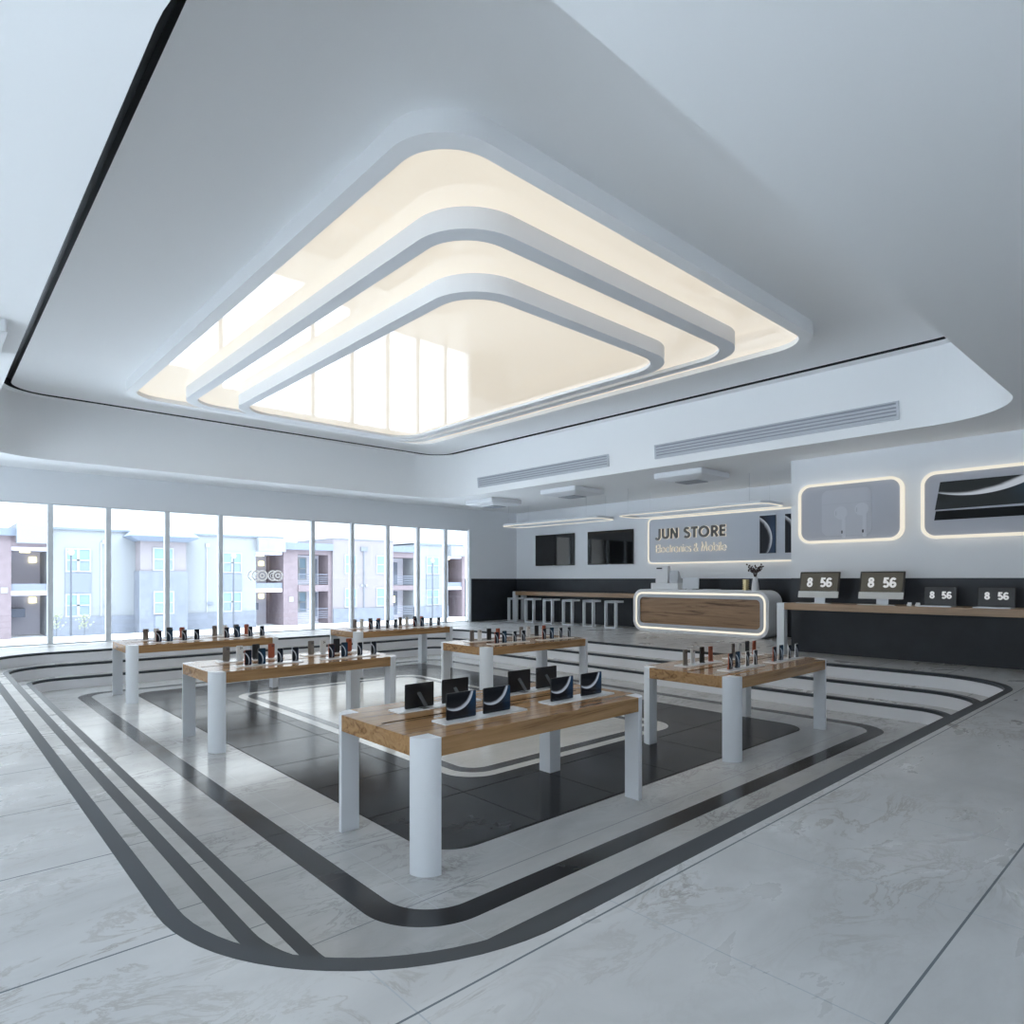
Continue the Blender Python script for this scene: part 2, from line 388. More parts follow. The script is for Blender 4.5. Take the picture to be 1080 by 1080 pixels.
wall('wall_outer', (RX0-WT, RX0-.02, RY0-WT, RY1+WT, SOFF+.01, CEIL+.35)); wall('wall_outer', (RX0-WT, RX1+WT, RY1+.02, RY1+WT, SOFF+.01, CEIL+.35))

# glazing: bays between mullions, one window each; the wide bay is the pair of glass doors
mx = [-2.95, -2.25, -1.25, -.2, .84, 1.89, 2.877, 3.983, 5.103, 7.344, 8.442, 9.523, 10.52, 11.491, 12.36]
wi = 0
def emblem(parent, cx, cz, y):
    bm = B()
    def ring(cx, cz, r0, r1, a0=0, a1=360):
        n = 28
        o = [(cx+r1*math.cos(math.radians(a0+(a1-a0)*k/n)), cz+r1*math.sin(math.radians(a0+(a1-a0)*k/n))) for k in range(n+1)]
        i = [(cx+r0*math.cos(math.radians(a0+(a1-a0)*k/n)), cz+r0*math.sin(math.radians(a0+(a1-a0)*k/n))) for k in range(n+1)]
        prism(bm, o + i[::-1], y-.006, y, FY)
    for s, c in ((-1, cx-.19), (1, cx+.19)):
        ring(c+.05, cz, .095, .135); ring(c+.05, cz, .03, .065)
        ring(c-.07, cz, .095, .13, 60, 300); ring(c-.07, cz, .05, .07, 80, 280)
    ring(cx-.36, cz+.0, .10, .125, 110, 250)
    link('emblem', bm, EMBLEM, parent)
for i in range(len(mx)-1):
    x0, x1 = mx[i], mx[i+1]
    isdoor = abs(x0-5.103) < .01
    nm = 'door_1' if isdoor else 'window_%d' % (wi+1)
    if not isdoor: wi += 1
    bm = B(); w = .043
    box(bm, x0-w, x0+w, RY1+.02, RY1+.15, 0, WTOP)
    if i == len(mx)-2: box(bm, x1-.02, x1+.03, RY1-.02, RY1+.15, 0, WTOP)
    box(bm, x0+w, x1-w, RY1+.04, RY1+.13, WTOP-.025, WTOP); box(bm, x0+w, x1-w, RY1+.04, RY1+.13, 0, .03)
    fr = struct(nm, bm, METAL)
    xs = [x0+w, x1-w] if not isdoor else [x0+w, (x0+x1)/2-.003, (x0+x1)/2+.003, x1-w]
    for k in range(0, len(xs), 2):
        bm = B(); box(bm, xs[k], xs[k+1], RY1+.08, RY1+.09, .03, WTOP-.025); link('pane', bm, GLASS, fr)
    if isdoor: emblem(fr, 6.21, Z(.09), RY1+.078)
bm = B(); box(bm, 12.33, 12.40, RY1-.03, RY1+.1, 0, WTOP+.02); struct('trim_9', bm, JAMB)
ys = [RY0, -1.6, -.2, 1.2, 2.6, 4.0, 5.4, 6.8, 8.2, 9.6, 11.0, 12.4, 13.8, RY1+.1]
for i in range(len(ys)-1):
    bm = B(); box(bm, RX0-.13, RX0-.02, ys[i]-.04, ys[i]+.04, 0, WTOP); box(bm, RX0-.12, RX0-.03, ys[i]+.04, ys[i+1]-.04, WTOP-.025, WTOP); box(bm, RX0-.12, RX0-.03, ys[i]+.04, ys[i+1]-.04, 0, .03)
    fr = struct('window_%d' % (wi+1), bm, METAL); wi += 1
    bm = B(); box(bm, RX0-.08, RX0-.07, ys[i]+.04, ys[i+1]-.04, .03, WTOP-.025); link('pane', bm, GLASS, fr)

for i in range(len(BXS)-1):
    bm = B(); box(bm, BXS[i]-.04, BXS[i]+.04, RY0-.13, RY0-.02, 0, WTOP); box(bm, BXS[i]+.04, BXS[i+1]-.04, RY0-.12, RY0-.03, WTOP-.025, WTOP); box(bm, BXS[i]+.04, BXS[i+1]-.04, RY0-.12, RY0-.03, 0, .03)
    fr = struct('window_%d' % (wi+1), bm, METAL); wi += 1
    bm = B(); box(bm, BXS[i]+.04, BXS[i+1]-.04, RY0-.08, RY0-.07, .03, WTOP-.025); link('pane', bm, GLASS, fr)

# ------------------------------------------------------------------ display tables
TL, TW, TH, LEG, TT = 2.36, 1.2, .88, .145, .12
def leg_bm(cx, cy, sx, sy):
    """square leg whose outward corner is one quarter round; cx, cy outer corner, sx, sy inward directions"""
    bm = B(); r = LEG*.97
    pts = [(cx+sx*LEG, cy), (cx+sx*LEG, cy+sy*LEG), (cx, cy+sy*LEG)]
    for k in range(15):
        a = math.radians(90*k/14)
        pts.append((cx+sx*(r - r*math.cos(a)), cy+sy*(r - r*math.sin(a))))
    if pts[-1] == pts[0]: pts.pop()
    prism(bm, pts, 0, TH); bmesh.ops.remove_doubles(bm, verts=bm.verts, dist=.0005)
    return bm
def make_table(loc, label):
    t = empty('display_table', loc, label, 'table', 'oak display tables on the sunken floor')
    for x, sx in ((0, 1), (TL, -1)):
        for y, sy in ((0, 1), (TW, -1)):
            link('leg', leg_bm(x, y, sx, sy), LEGW, t, smooth=True)
    bm = B(); L = LEG
    prism(bm, [(L, 0), (TL-L, 0), (TL-L, L), (TL, L), (TL, TW-L), (TL-L, TW-L), (TL-L, TW), (L, TW), (L, TW-L), (0, TW-L), (0, L), (L, L)], TH-TT, TH)
    link('tabletop', bm, OAK, t)
    bm = B(); box(bm, .07, TL-.28, TW/2-.010, TW/2+.010, TH-.02, TH+.0015); link('cable_slot', bm, SLOT, t)
    return t
tabs = [((2.32, 3.38), 'front oak table with round white corner leg, holding the tablets'),
        ((2.32, 7.34), 'oak phone table standing left of centre behind the tablet table'),
        ((2.32, 11.17), 'farthest left oak phone table beside the window steps'),
        ((6.155, 3.38), 'oak phone table at right in front of the reception desk steps'),
        ((6.155, 7.34), 'oak phone table in the middle behind the tablets'),
        ((6.155, 11.17), 'oak phone table farthest back near the window corner')]
tnames = ['front tablet table', 'left middle table', 'far left table', 'right table', 'centre table', 'far back table']
t0 = make_table((*tabs[0][0], LZ), tabs[0][1])
for (x, y), lb in tabs[1:]:
    dup(t0, (x, y, LZ), lb)
TOPZ = LZ + TH
# display plates
def make_plate(loc, label, w, d):
    bm = B(); prism(bm, rr(-w/2, w/2, -d/2, d/2, .012, 6), 0, .01)
    o = link('display_plate', bm, PLATE); o.location = loc
    return tag(o, label, 'display plate', 'white display plates on the tables')
plates = [(.755, .335, .79, .17, 'front left'), (1.815, .335, .79, .17, 'front right'), (.735, .87, .80, .17, 'back left'), (1.80, .87, .80, .17, 'back right')]
pl0 = {}
for ti, ((tx, ty), lb) in enumerate(tabs):
    for (px, py, w, d, wh) in plates:
        lab = 'white plate under the %s at the %s of the %s' % ('tablets' if ti == 0 else 'phones', wh, tnames[ti])
        key = (w, d)
        if key in pl0:
            o = pl0[key].copy(); COL.objects.link(o); o.location = (tx+px, ty+py, TOPZ); o['label'] = lab
        else:
            o = make_plate((tx+px, ty+py, TOPZ), lab, w, d); pl0[key] = o
        if py > .6:     # charging cable from the plate to the slot
            bm = B(); s = .10 if wh == 'back left' else .12
            pts = [(s+.06*k/6+.10*(k/6)**2, -d/2-.0-.10*(k/6), .006+.010*math.sin(math.pi*k/6)) for k in range(7)]
            tube(bm, pts, .0035); link('cable', bm, PLATE, o, smooth=True)
PZ = TOPZ + .01
# phones
def make_phone(kind, w, h, facing, wp):
    t = .0115
    p = empty('smartphone', (0, 0, 0), '', 'phone', 'phones standing on the display tables')
    bm = B(); prism(bm, rr(-w/2, w/2, 0, h, .012, 5), -t/2, t/2, FY); link('body', bm, PH[kind], p, smooth=True)
    s = -1 if facing == 'front' else 1
    bm = B(); prism(bm, rr(-w/2+.002, w/2-.002, .002, h-.002, .011, 5), s*(t/2), s*(t/2+.0012), FY); link('screen', bm, wp, p)
    c = B(); cx = (w/2-.024) if s == 1 else -(w/2-.024)
    y0 = -s*t/2; prism(c, rr(cx-.018, cx+.018, h-.048, h-.012, .008, 5), y0, y0-s*.002, FY)
    cam = link('camera_bump', c, PH[kind], p)
    c = B()
    for a, b_ in ((-.008, .008), (.008, 0), (-.008, -.008)):
        q = [(cx+a+.0065*math.cos(2*math.pi*k/12), h-.030+b_+.0065*math.sin(2*math.pi*k/12)) for k in range(12)]
        prism(c, q, y0-s*.002, y0-s*.0038, FY)
    link('lens', c, BLK, cam)
    # slim holder foot behind the body
    c = B(); box(c, -.012, .012, y0-s*.03, y0, 0, .006); beam(c, (0, y0-s*.028, .004), (0, y0-s*.001, h*.42), .016, .003); link('stand', c, PH['silver'] if kind == 'white' else PH[kind], p)
    return p
fx = [(.505, .082, .178, 'orange'), (.665, .090, .187, 'black'), (.885, .074, .172, 'white'), (1.075, .082, .174, 'silver'),
      (1.555, .082, .178, 'orange'), (1.735, .090, .187, 'black'), (1.955, .076, .174, 'white'), (2.16, .082, .174, 'silver')]
bx = [(.44, .082, .18, 'grey'), (.60, .082, .18, 'white'), (.80, .090, .187, 'black'), (.995, .082, .18, 'orange'),
      (1.53, .082, .18, 'grey'), (1.70, .082, .18, 'white'), (1.90, .090, .187, 'black'), (2.085, .082, .18, 'orange')]
protos = {}
ordw = ['leftmost', 'second', 'third', 'last']
cname = {'orange': 'copper', 'black': 'black', 'white': 'white', 'silver': 'silver', 'grey': 'grey titanium'}
for ti, ((tx, ty), lb) in enumerate(tabs):
    if ti == 0: continue
    dy = {1: .03, 2: .06, 3: 0, 4: .04, 5: .06}[ti]
    for row, arr, py in (('front', fx, .335), ('back', bx, .87)):
        for k, (px, w, h, kind) in enumerate(arr):
            key = (row, kind, w)
            half = 'left' if k < 4 else 'right'
            if row == 'front':
                lab = '%s phone showing its screen, %s of front %s four on %s' % (cname[kind], ordw[k % 4], half, tnames[ti])
            else:
                lab = '%s phone seen from behind, %s of back %s four on %s' % (cname[kind], ordw[k % 4], half, tnames[ti])
            loc = (tx+px, ty+py, PZ)
            if key not in protos:
                o = make_phone(kind, w, h, row, WP_PHB if (kind == 'black' and row == 'front') else WP_PH); protos[key] = o
                o.location = loc; o['label'] = lab
            else: dup(protos[key], loc, lab)
# tablets on the front table
def make_tablet(facing):
    w, h, t = .268, .190, .008
    p = empty('tablet', (0, 0, 0), '', 'tablet', 'tablets on the front table')
    s = -1 if facing == 'front' else 1
    bm = B(); prism(bm, rr(-w/2, w/2, 0, h, .010, 5), -t/2, t/2, FY); link('body', bm, PH['black'], p, smooth=True)
    bm = B(); prism(bm, rr(-w/2+.003, w/2-.003, .003, h-.003, .008, 5), s*t/2, s*(t/2+.001), FY); link('screen', bm, WP_TAB, p)
    y0 = -s*t/2; cx = -s*-(w/2-.03) if False else (-(w/2-.035) if s == 1 else (w/2-.035))
    c = B(); prism(c, rr(cx-.015, cx+.015, h-.04, h-.012, .007, 5), y0, y0-s*.003, FY); link('camera_bump', c, PH['black'], p)
    c = B(); beam(c, (-.01, y0-s*.001, h*.62), (.012, y0-s*.070, .016), .032, .004, (0, 1, 0)); box(c, -.012, .034, min(y0-s*.08, y0), max(y0-s*.08, y0), 0, .004)
    link('stand', c, mat_arm, p)
    return p
mat_arm = mat('stand_arm_grey', (.11, .115, .12), .4, .5, .5)
ta = make_tablet('front'); tb = make_tablet('back')
tx, ty = tabs[0][0]
fl = ['with crescent picture, nearest the round corner leg', 'with crescent picture, second from the left in front row', 'with crescent picture, third from the left in front row', 'with crescent picture, rightmost of the front row']
for k, px in enumerate((.565, .905, 1.62, 1.99)):
    loc = (tx+px, ty+.335, PZ); lab = 'black tablet ' + fl[k]
    if k == 0: ta.location = loc; ta['label'] = lab
    else: dup(ta, loc, lab)
fl = ['leftmost of the back row', 'second of the back row', 'third of the back row', 'rightmost of the back row']
for k, px in enumerate((.567, .917, 1.632, 1.975)):
    loc = (tx+px, ty+.868, PZ); lab = 'black tablet seen from behind with its stand, ' + fl[k]
    if k == 0: tb.location = loc; tb['label'] = lab
    else: dup(tb, loc, lab)

# ------------------------------------------------------------------ reception desk
dk = empty('reception_desk', (13.4, 8.365, 0), 'white rounded reception desk with glowing outline and wood front', 'desk')
DY = 1.785; DH = Z(-.245)
def dr(i, r): return rr(-DY+i, DY-i, i, DH-i, r)
bm = B()
prism(bm, dr(.0, .27), .03, .62, FX, cap0=False); ringprism(bm, dr(0, .27), dr(.07, .205), 0, .03, FX); link('body', bm, WHITE, dk, smooth=True)
bm = B(); ringprism(bm, dr(.07, .205), dr(.118, .16), .008, .03, FX); link('light_strip', bm, LED, dk)
bm = B(); ringprism(bm, dr(.118, .16), dr(.20, .10), .0, .06, FX); link('rim', bm, GRILL, dk)
bm = B(); prism(bm, dr(.20, .10), .03, .06, FX); link('front_panel', bm, WALNUT, dk)
# desk-top things
DX = 13.4
o = empty('receipt_printer', (DX+.08, 9.25, DH), 'white receipt printer and till on the left end of the desk', 'printer')
bxo('base', (0, .34, -.36, .42, 0, .155), WHITE, o, .01)
bm = B(); prism(bm, [(.0, 0), (.30, 0), (.22, .18), (.12, .42), (.03, .42)], .05, .40, lambda a, b, c: (a+.02, c-.10, b+.155)); link('body', bm, WHITE, o, bevel=.01)
bxo('paper_slot', (.012, .05, .12, .26, .50, .53), BLK, o)
bm = B(); prism(bm, [(0, 0), (.32, 0), (.30, .08), (.16, .13), (.10, .26), (.03, .31)], -.34, -.11, lambda a, b, c: (a+.01, c, b+.155)); link('side_cover', bm, GRILL, o, bevel=.01)
o = empty('touch_monitor', (DX+.14, 8.58, DH), 'pale monitor seen from behind on the reception desk', 'monitor')
bm = B(); prism(bm, rr(-.22, .21, .02, .285, .015, 4), -.012, .012, lambda a, b, c: (c+.05*b, a, b)); link('screen', bm, ALU, o)
bxo('stand', (-.05, .12, -.08, .08, 0, .02), ALU, o)
o = tag(bxo('keyboard', (DX+.05, DX+.18, 7.80, 8.20, DH, DH+.018), ALU, None, .004), 'flat pale keyboard lying on the reception desk', 'keyboard')
gold = mat('brass_gold', (.62, .50, .27), .3, .5, .7)
bm = B(); pr = []
for k in range(6): pr += [(.045, .04*k), (.045, .04*k+.008), (.074, .04*k+.012), (.074, .04*k+.036), (.045, .04*k+.04)]
lathe(bm, pr); o = link('ribbed_candle', bm, gold); o.location = (DX+.18, 7.20, DH); tag(o, 'ribbed gold candle jar beside the vase on the desk', 'candle')
vs_ = empty('vase', (DX+.18, 6.98, DH), 'slim white vase with dark twigs on right end of the desk', 'vase')
bm = B(); lathe(bm, [(.070, 0), (.082, .02), (.068, .15), (.05, .27), (.052, .30)]); link('vase_body', bm, WHITE, vs_, smooth=True)
bm = B()
for k in range(17):
    a = k*2.4; L = .16+.05*(k % 3); tip = Vector((math.cos(a)*.13, math.sin(a)*.16, .30+L)); mid = Vector((math.cos(a)*.04, math.sin(a)*.05, .40))
    tube(bm, [(0, 0, .22), mid, tip], .004, 5)
    for q in range(5):
        c = mid.lerp(tip, .2+.2*q) + Vector((random.uniform(-.03, .03), random.uniform(-.03, .03), random.uniform(-.015, .02)))
        bmesh.ops.create_icosphere(bm, subdivisions=1, radius=random.uniform(.013, .022), matrix=Matrix.Translation(c))
link('twigs', bm, mat('dark_berry_twig', (.05, .028, .028), .6), vs_)

# ------------------------------------------------------------------ bar table and stools
bt = empty('bar_table', (13.785, 12.3, 0), 'long narrow oak bar table against the dark wainscot', 'table')
bh = Z(-.378)
bxo('tabletop', (0, .49, -2.12, 2.70, bh-.115, bh), OAKY, bt, .004)
bxo('leg', (.0, .13, 2.70, 2.83, 0, bh), LEGW, bt, .01); bxo('leg', (.36, .49, 2.70, 2.83, 0, bh), LEGW, bt, .01); bxo('leg', (.36, .49, -2.11, -1.98, 0, bh-.115), LEGW, bt, .01)
def make_stool(loc, label):
    s = empty('bar_stool', loc, label, 'stool', 'white bar stools along the bar table')
    H_ = .725; w = .36
    bm = B(); ringprism(bm, rr(-w/2, w/2, 0, H_, .015, 3), rr(-w/2+.028, w/2-.028, .028, H_-.06, .006, 3), 0, .10, FX); link('leg_frame', bm, LEGW, s)
    bxo('seat', (.0, .36, -w/2, w/2, H_-.055, H_), LEGW, s, .006)
    bxo('foot', (.10, .34, -w/2, w/2, 0, .02), LEGW, s)
    return s
sn = ['nearest the reception desk', 'second from the right', 'third from the right', 'third from the left', 'second from the left', 'leftmost, by the window corner']
st0 = None
for k in range(6):
    loc = (13.42, 10.93+.77*k, 0); lab = 'white open-frame bar stool, ' + sn[k] + ' of the row'
    if st0 is None: st0 = make_stool(loc, lab)
    else: dup(st0, loc, lab)

# ------------------------------------------------------------------ televisions, sign, posters on the far right wall
def tv(y0, y1, label):
    o = empty('television', (RX1-.003, (y0+y1)/2, Z(.415)), label, 'television')
    w = (y1-y0)/2; h = .95
    bxo('body', (-.05, 0, -w, w, 0, h), BLK, o, .004)
    bxo('screen', (-.053, -.05, -w+.012, w-.012, .02, h-.012), TVM, o)
    bxo('badge', (-.056, -.05, -.05, .05, -.012, .008), ALU, o)
    bxo('wall_bracket', (-.05, -.001, -.1, .1, .4, .55), BLK, o)
tv(12.95, 14.57, 'switched-off black television nearest the window corner')
tv(10.81, 12.42, 'switched-off black television between the other television and the glowing sign')

sg = empty('store_sign', (RX1, 8.0, Z(.40)), 'grey store sign panel with glowing cream border and dark JUN STORE letters', 'sign')
S0, S1 = 5.32, 10.29
bm = B(); prism(bm, rr(S0-8+.03, S1-8-.03, .03, 1.17, .10), -.08, 0, FX); link('panel', bm, SIGNG, sg)
bm = B(); ringprism(bm, rr(S0-8, S1-8, 0, 1.20, .13), rr(S0-8+.035, S1-8-.035, .035, 1.165, .10), -.10, -.02, FX); link('light_strip', bm, LEDS, sg)

def arc(cx, cy, rx, ry, a0, a1, n=14): return [(cx+rx*math.cos(math.radians(a0+(a1-a0)*k/n)), cy+ry*math.sin(math.radians(a0+(a1-a0)*k/n))) for k in range(n+1)]
def stroke(pts, t, closed=False):
    """outline of a stroke of width t along pts"""
    L, R = [], []; n = len(pts)
    for i, (x, y) in enumerate(pts):
        a = pts[i-1] if (i or closed) else pts[i]; b_ = pts[(i+1) % n] if (i < n-1 or closed) else pts[i]
        p = Vector((x-a[0], y-a[1])); q = Vector((b_[0]-x, b_[1]-y))
        if p.length < 1e-6: p = q
        if q.length < 1e-6: q = p
        p.normalize(); q.normalize(); d = (p+q)
        d = d.normalized() if d.length > 1e-6 else p
        nn = Vector((-d.y, d.x)); m = Vector((-q.y, q.x)); c = max(nn.dot(m), .35)
        L.append((x+nn.x*t/2/c, y+nn.y*t/2/c)); R.append((x-nn.x*t/2/c, y-nn.y*t/2/c))
    return L, R
def put_strokes(bm, strokes, t, s, ox, oz, x0, x1):
    """strokes in letter units -> prisms; letters run towards -y on the wall"""
    for st in strokes:
        closed = st[0] == 'c'; pts = st[1]
        L, R = stroke(pts, t/s, closed)
        f = lambda a, b, c: (c, oz[0]-(ox+a)*s, oz[1]+b*s)
        if closed: ringprism(bm, L, R, x0, x1, f)
        else: prism(bm, L+R[::-1], x0, x1, f)
G = {
 'J': (.62, [('o', [(.42, 1), (.42, .30)] + arc(.21, .28, .21, .28, 0, -150, 10))]),
 'U': (.78, [('o', [(.09, 1), (.09, .36)] + arc(.36, .36, .27, .36-.09+.0, 180, 360, 12) + [(.63, 1)])]),
 'N': (.86, [('o', [(.09, 0), (.09, .93)]), ('o', [(.10, .97), (.64, .03)]), ('o', [(.65, .07), (.65, 1)])]),
 'S': (.66, [('o', arc(.30, .72, .20, .20, 35, 200, 10) + arc(.30, .28, .22, .22, 80, -150, 12))]),
 'T': (.66, [('o', [(.0, .91), (.60, .91)]), ('o', [(.30, .91), (.30, 0)])]),
 'O': (1.04, [('c', arc(.47, .5, .40, .43, 0, 351, 36))]),
 'R': (.70, [('o', [(.09, 0), (.09, 1)]), ('o', [(.09, .91)] + arc(.30, .69, .22, .22, 90, -90, 10) + [(.09, .47)]), ('o', [(.27, .45), (.56, 0)])]),
 'E': (.60, [('o', [(.09, 0), (.09, 1)]), ('o', [(.09, .91), (.50, .91)]), ('o', [(.09, .52), (.48, .52)]), ('o', [(.09, .09), (.50, .09)])]),
}
def word(txt, y, z, h, t, x0, x1, gr=0, total=None):
    adv = sum((G[c][0] if c != ' ' else .42) for c in txt)
    sx = 1.0
    bm = B(); ox = 0
    for c in txt:
        if c == ' ': ox += .42; continue
        w, st = G[c]
        put_strokes(bm, st, t+gr, h, ox, (y, z), x0, x1); ox += w
    return bm, ox*h
SX = -.08
wd = sum((G[c][0] if c != ' ' else .42) for c in 'JUN STORE')*.26
print('sign width', wd)
kx = 2.02/wd
for k in G: G[k] = (G[k][0]*kx, [(s, [(a*kx*.90, b_) for a, b_ in p]) for s, p in G[k][1]])
bm, _ = word('JUN STORE', 10.02-8, .64, .265, .056, SX-.055, SX-.025); link('lettering', bm, LETTERG, sg)
bm, _ = word('JUN STORE', 10.02-8, .64, .265, .056, SX-.024, SX-.006, gr=.008); link('letter_glow', bm, LEDHALO, sg)
# thin geometric lettering of the second line
g2 = {}
def o_(cx, r=.33): return ('c', arc(cx, .33, r, .33, 0, 351, 24))
g2['E'] = (.55, [('o', [(.04, 0), (.04, 1)]), ('o', [(.04, .97), (.45, .97)]), ('o', [(.04, .52), (.42, .52)]), ('o', [(.04, .03), (.45, .03)])])
g2['l'] = (.20, [('o', [(.05, 0), (.05, 1.02)])])
g2['e'] = (.72, [('o', [(.02, .35)] + [(.64, .35)] + arc(.33, .33, .31, .31, 5, 320, 20))])
g2['c'] = (.62, [('o', arc(.33, .33, .31, .31, 45, 315, 18))])
g2['t'] = (.34, [('o', [(.14, 0), (.14, .92)]), ('o', [(0, .62), (.29, .62)])])
g2['r'] = (.36, [('o', [(.05, 0), (.05, .65)]), ('o', [(.05, .45)] + arc(.22, .45, .16, .18, 150, 60, 6))])
g2['o'] = (.74, [o_(.34, .31)])
g2['n'] = (.60, [('o', [(.05, 0), (.05, .65)]), ('o', [(.05, .40)] + arc(.26, .40, .20, .24, 170, 0, 8) + [(.46, 0)])])
g2['i'] = (.20, [('o', [(.05, 0), (.05, .65)]), ('o', [(.05, .82), (.05, .92)])])
g2['s'] = (.44, [('o', arc(.20, .48, .14, .15, 40, 240, 8) + arc(.18, .17, .16, .16, 70, -150, 9))])
g2['&'] = (.78, [('o', [(.68, 0), (.20, .66)] + arc(.33, .80, .15, .17, 200, -20, 8) + [(.42, .62), (.12, .36)] + arc(.27, .22, .22, .22, 150, 330, 8) + [(.66, .42)])])
g2['M'] = (.98, [('o', [(.05, 0), (.17, 1), (.46, .14), (.75, 1), (.87, 0)])])
g2['b'] = (.72, [('o', [(.05, 0), (.05, 1.02)]), o_(.36, .29)])
G_save = G; G = g2
txt2 = 'Electronics & Mobile'
wd = sum((G[c][0] if c != ' ' else .30) for c in txt2)*.20; kx = 2.02/wd
for k in G: G[k] = (G[k][0]*kx, [(s, [(a*kx*.93, b_) for a, b_ in p]) for s, p in G[k][1]])
def word2(t, x0, x1, gr=0):
    bm = B(); ox = 0
    for c in txt2:
        if c == ' ': ox += .30*kx; continue
        w, st = G[c]; put_strokes(bm, st, t+gr, .20, ox, (10.03-8, .295), x0, x1); ox += w
    return bm
link('lettering', word2(.016, SX-.045, SX-.025), LETTERW, sg)
link('letter_glow', word2(.016, SX-.024, SX-.006, gr=.005), LEDHALO, sg)
G = G_save
for (a, b_, lb) in ((6.82, 7.19, 'tall dark poster with pale crescent on the store sign'), (6.23, 6.60, 'dark crescent poster half hidden by the wall corner')):
    o = empty('poster', (RX1-.08, (a+b_)/2, Z(.59)), lb, 'poster', 'crescent posters on the store sign')
    bxo('backing', (-.02, 0, -.187, .187, 0, .86), BLK, o)
    bxo('picture', (-.023, -.02, -.185, .185, .004, .856), WP_POS, o)

# ------------------------------------------------------------------ pendants
def pendant(x0, x1, y0, y1, label, wires):
    zc = Z(1.50)
    o = empty('pendant_light', ((x0+x1)/2, (y0+y1)/2, SOFF), label, 'pendant light', 'long racetrack pendant lights')
    cx, cy = (x0+x1)/2, (y0+y1)/2; zz = zc-SOFF
    A = rr(x0-cx, x1-cx, y0-cy, y1-cy, .22, 10); I = rr(x0-cx+.035, x1-cx-.035, y0-cy+.035, y1-cy-.035, .185, 10)
    bm = B(); ringprism(bm, A, I, zz+.01, zz+.06); link('ring', bm, ALU, o)
    bm = B(); ringprism(bm, A, I, zz-.006, zz+.01); link('light_strip', bm, LEDS, o)
    for wx in (x0-cx+.02, x1-cx-.02):
        for wy in (y0-cy+.35, y1-cy-.35):
            bm = B(); tube(bm, [(wx, wy, zz+.05), (wx, wy, 0)], .004, 5); link('wire', bm, ALU, o)
pendant(12.2, 13.0, 10.35, 13.92, 'long rounded pendant light hanging before the two televisions', 0)
pendant(12.25, 13.15, 6.08, 9.80, 'long rounded pendant light hanging before the store sign', 0)

# ------------------------------------------------------------------ air conditioning
def cassette(x0, x1, y0, y1, label):
    o = empty('air_conditioner', ((x0+x1)/2, (y0+y1)/2, SOFF-.003), label, 'air conditioner', 'white ceiling air conditioner cassettes')
    hx, hy = (x1-x0)/2, (y1-y0)/2
    bm = B(); A = rr(-hx, hx, -hy, hy, .03, 4); A2 = rr(-hx, hx, -hy, hy, .03, 4); Cc = rr(-hx+.30, hx-.30, -hy+.30, hy-.30, .02, 4)
    strip(bm, at(A, 0), at(A2, -.10)); strip(bm, at(A2, -.10), at(rr(-hx+.06, hx-.06, -hy+.06, hy-.06, .03, 4), -.125)); strip(bm, at(rr(-hx+.06, hx-.06, -hy+.06, hy-.06, .03, 4), -.125), at(Cc, -.165))
    link('housing', bm, ACW, o)
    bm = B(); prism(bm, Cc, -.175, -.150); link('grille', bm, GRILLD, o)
    return o
cassette(10.96, 12.0, 6.70, 7.80, 'ceiling air conditioner in front of the glowing sign')
cassette(10.96, 12.0, 9.93, 11.05, 'middle ceiling air conditioner above the desk side walkway')
cassette(10.93, 12.0, 12.79, 13.90, 'ceiling air conditioner nearest the window corner')
cassette(-.55, .53, 6.72, 7.75, 'ceiling air conditioner cut by the left picture edge')
def linvent(y0, y1, za, zb, label):
    o = empty('air_vent', (10.34, (y0+y1)/2, Z(za)), label, 'air vent', 'long slatted vents on the ceiling edge')
    w = (y1-y0)/2; h = zb-za
    f = lambda a, b, c: (c - b*.085, a, b)
    bm = B(); ringprism(bm, [(-w, 0), (w, 0), (w, h), (-w, h)], [(-w+.03, .02), (w-.03, .02), (w-.03, h-.02), (-w+.03, h-.02)], -.015, .02, f); link('frame', bm, GRILL, o)
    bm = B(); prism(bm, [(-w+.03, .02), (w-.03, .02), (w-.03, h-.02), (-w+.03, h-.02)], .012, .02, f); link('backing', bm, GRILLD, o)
    n = 4
    for k in range(n):
        b0 = .025+(h-.05)*k/n
        bm = B(); prism(bm, [(-w+.03, b0), (w-.03, b0), (w-.03, b0+(h-.05)/n*.55), (-w+.03, b0+(h-.05)/n*.55)], -.010, .012, f); link('slat', bm, GRILL, o)
linvent(8.44, 12.62, 2.29, 2.54, 'longer-left slatted vent on ceiling edge, toward the window')
linvent(3.15, 7.32, 2.285, 2.545, 'slatted vent on ceiling edge nearer the display wall')

# ------------------------------------------------------------------ display wall: light frames, shelf, computers
def frame_pic(y0, y1, label):
    o = empty('light_frame', (JX, (y0+y1)/2, Z(.625)), label, 'picture')
    w = (y1-y0)/2; h = 1.03
    bm = B(); ringprism(bm, rr(-w, w, 0, h, .20), rr(-w+.045, w-.045, .045, h-.045, .16), -.09, 0, FX); link('light_strip', bm, LEDS, o, smooth=True)
    bm = B(); prism(bm, rr(-w+.045, w-.045, .045, h-.045, .16), -.06, 0, FX); link('panel', bm, PICG, o)
    return o, w, h
o, w, h = frame_pic(3.45, 5.115, 'glowing rounded frame with pale earbuds picture on display wall')
PW = mat('print_white', (.50, .51, .56), .4); PW2 = mat('print_white_bright', (.56, .57, .62), .4)
cy = (3.45+5.115)/2
def yy(v): return v-cy
bm = B(); prism(bm, rr(yy(3.92), yy(4.715), .12, .90, .11, 8), -.065, -.06, FX); link('case_print', bm, PW, o)
bm = B(); box(bm, -.067, -.065, yy(3.92)+.01, yy(4.715)-.01, .655, .662); link('case_line', bm, PICG, o)
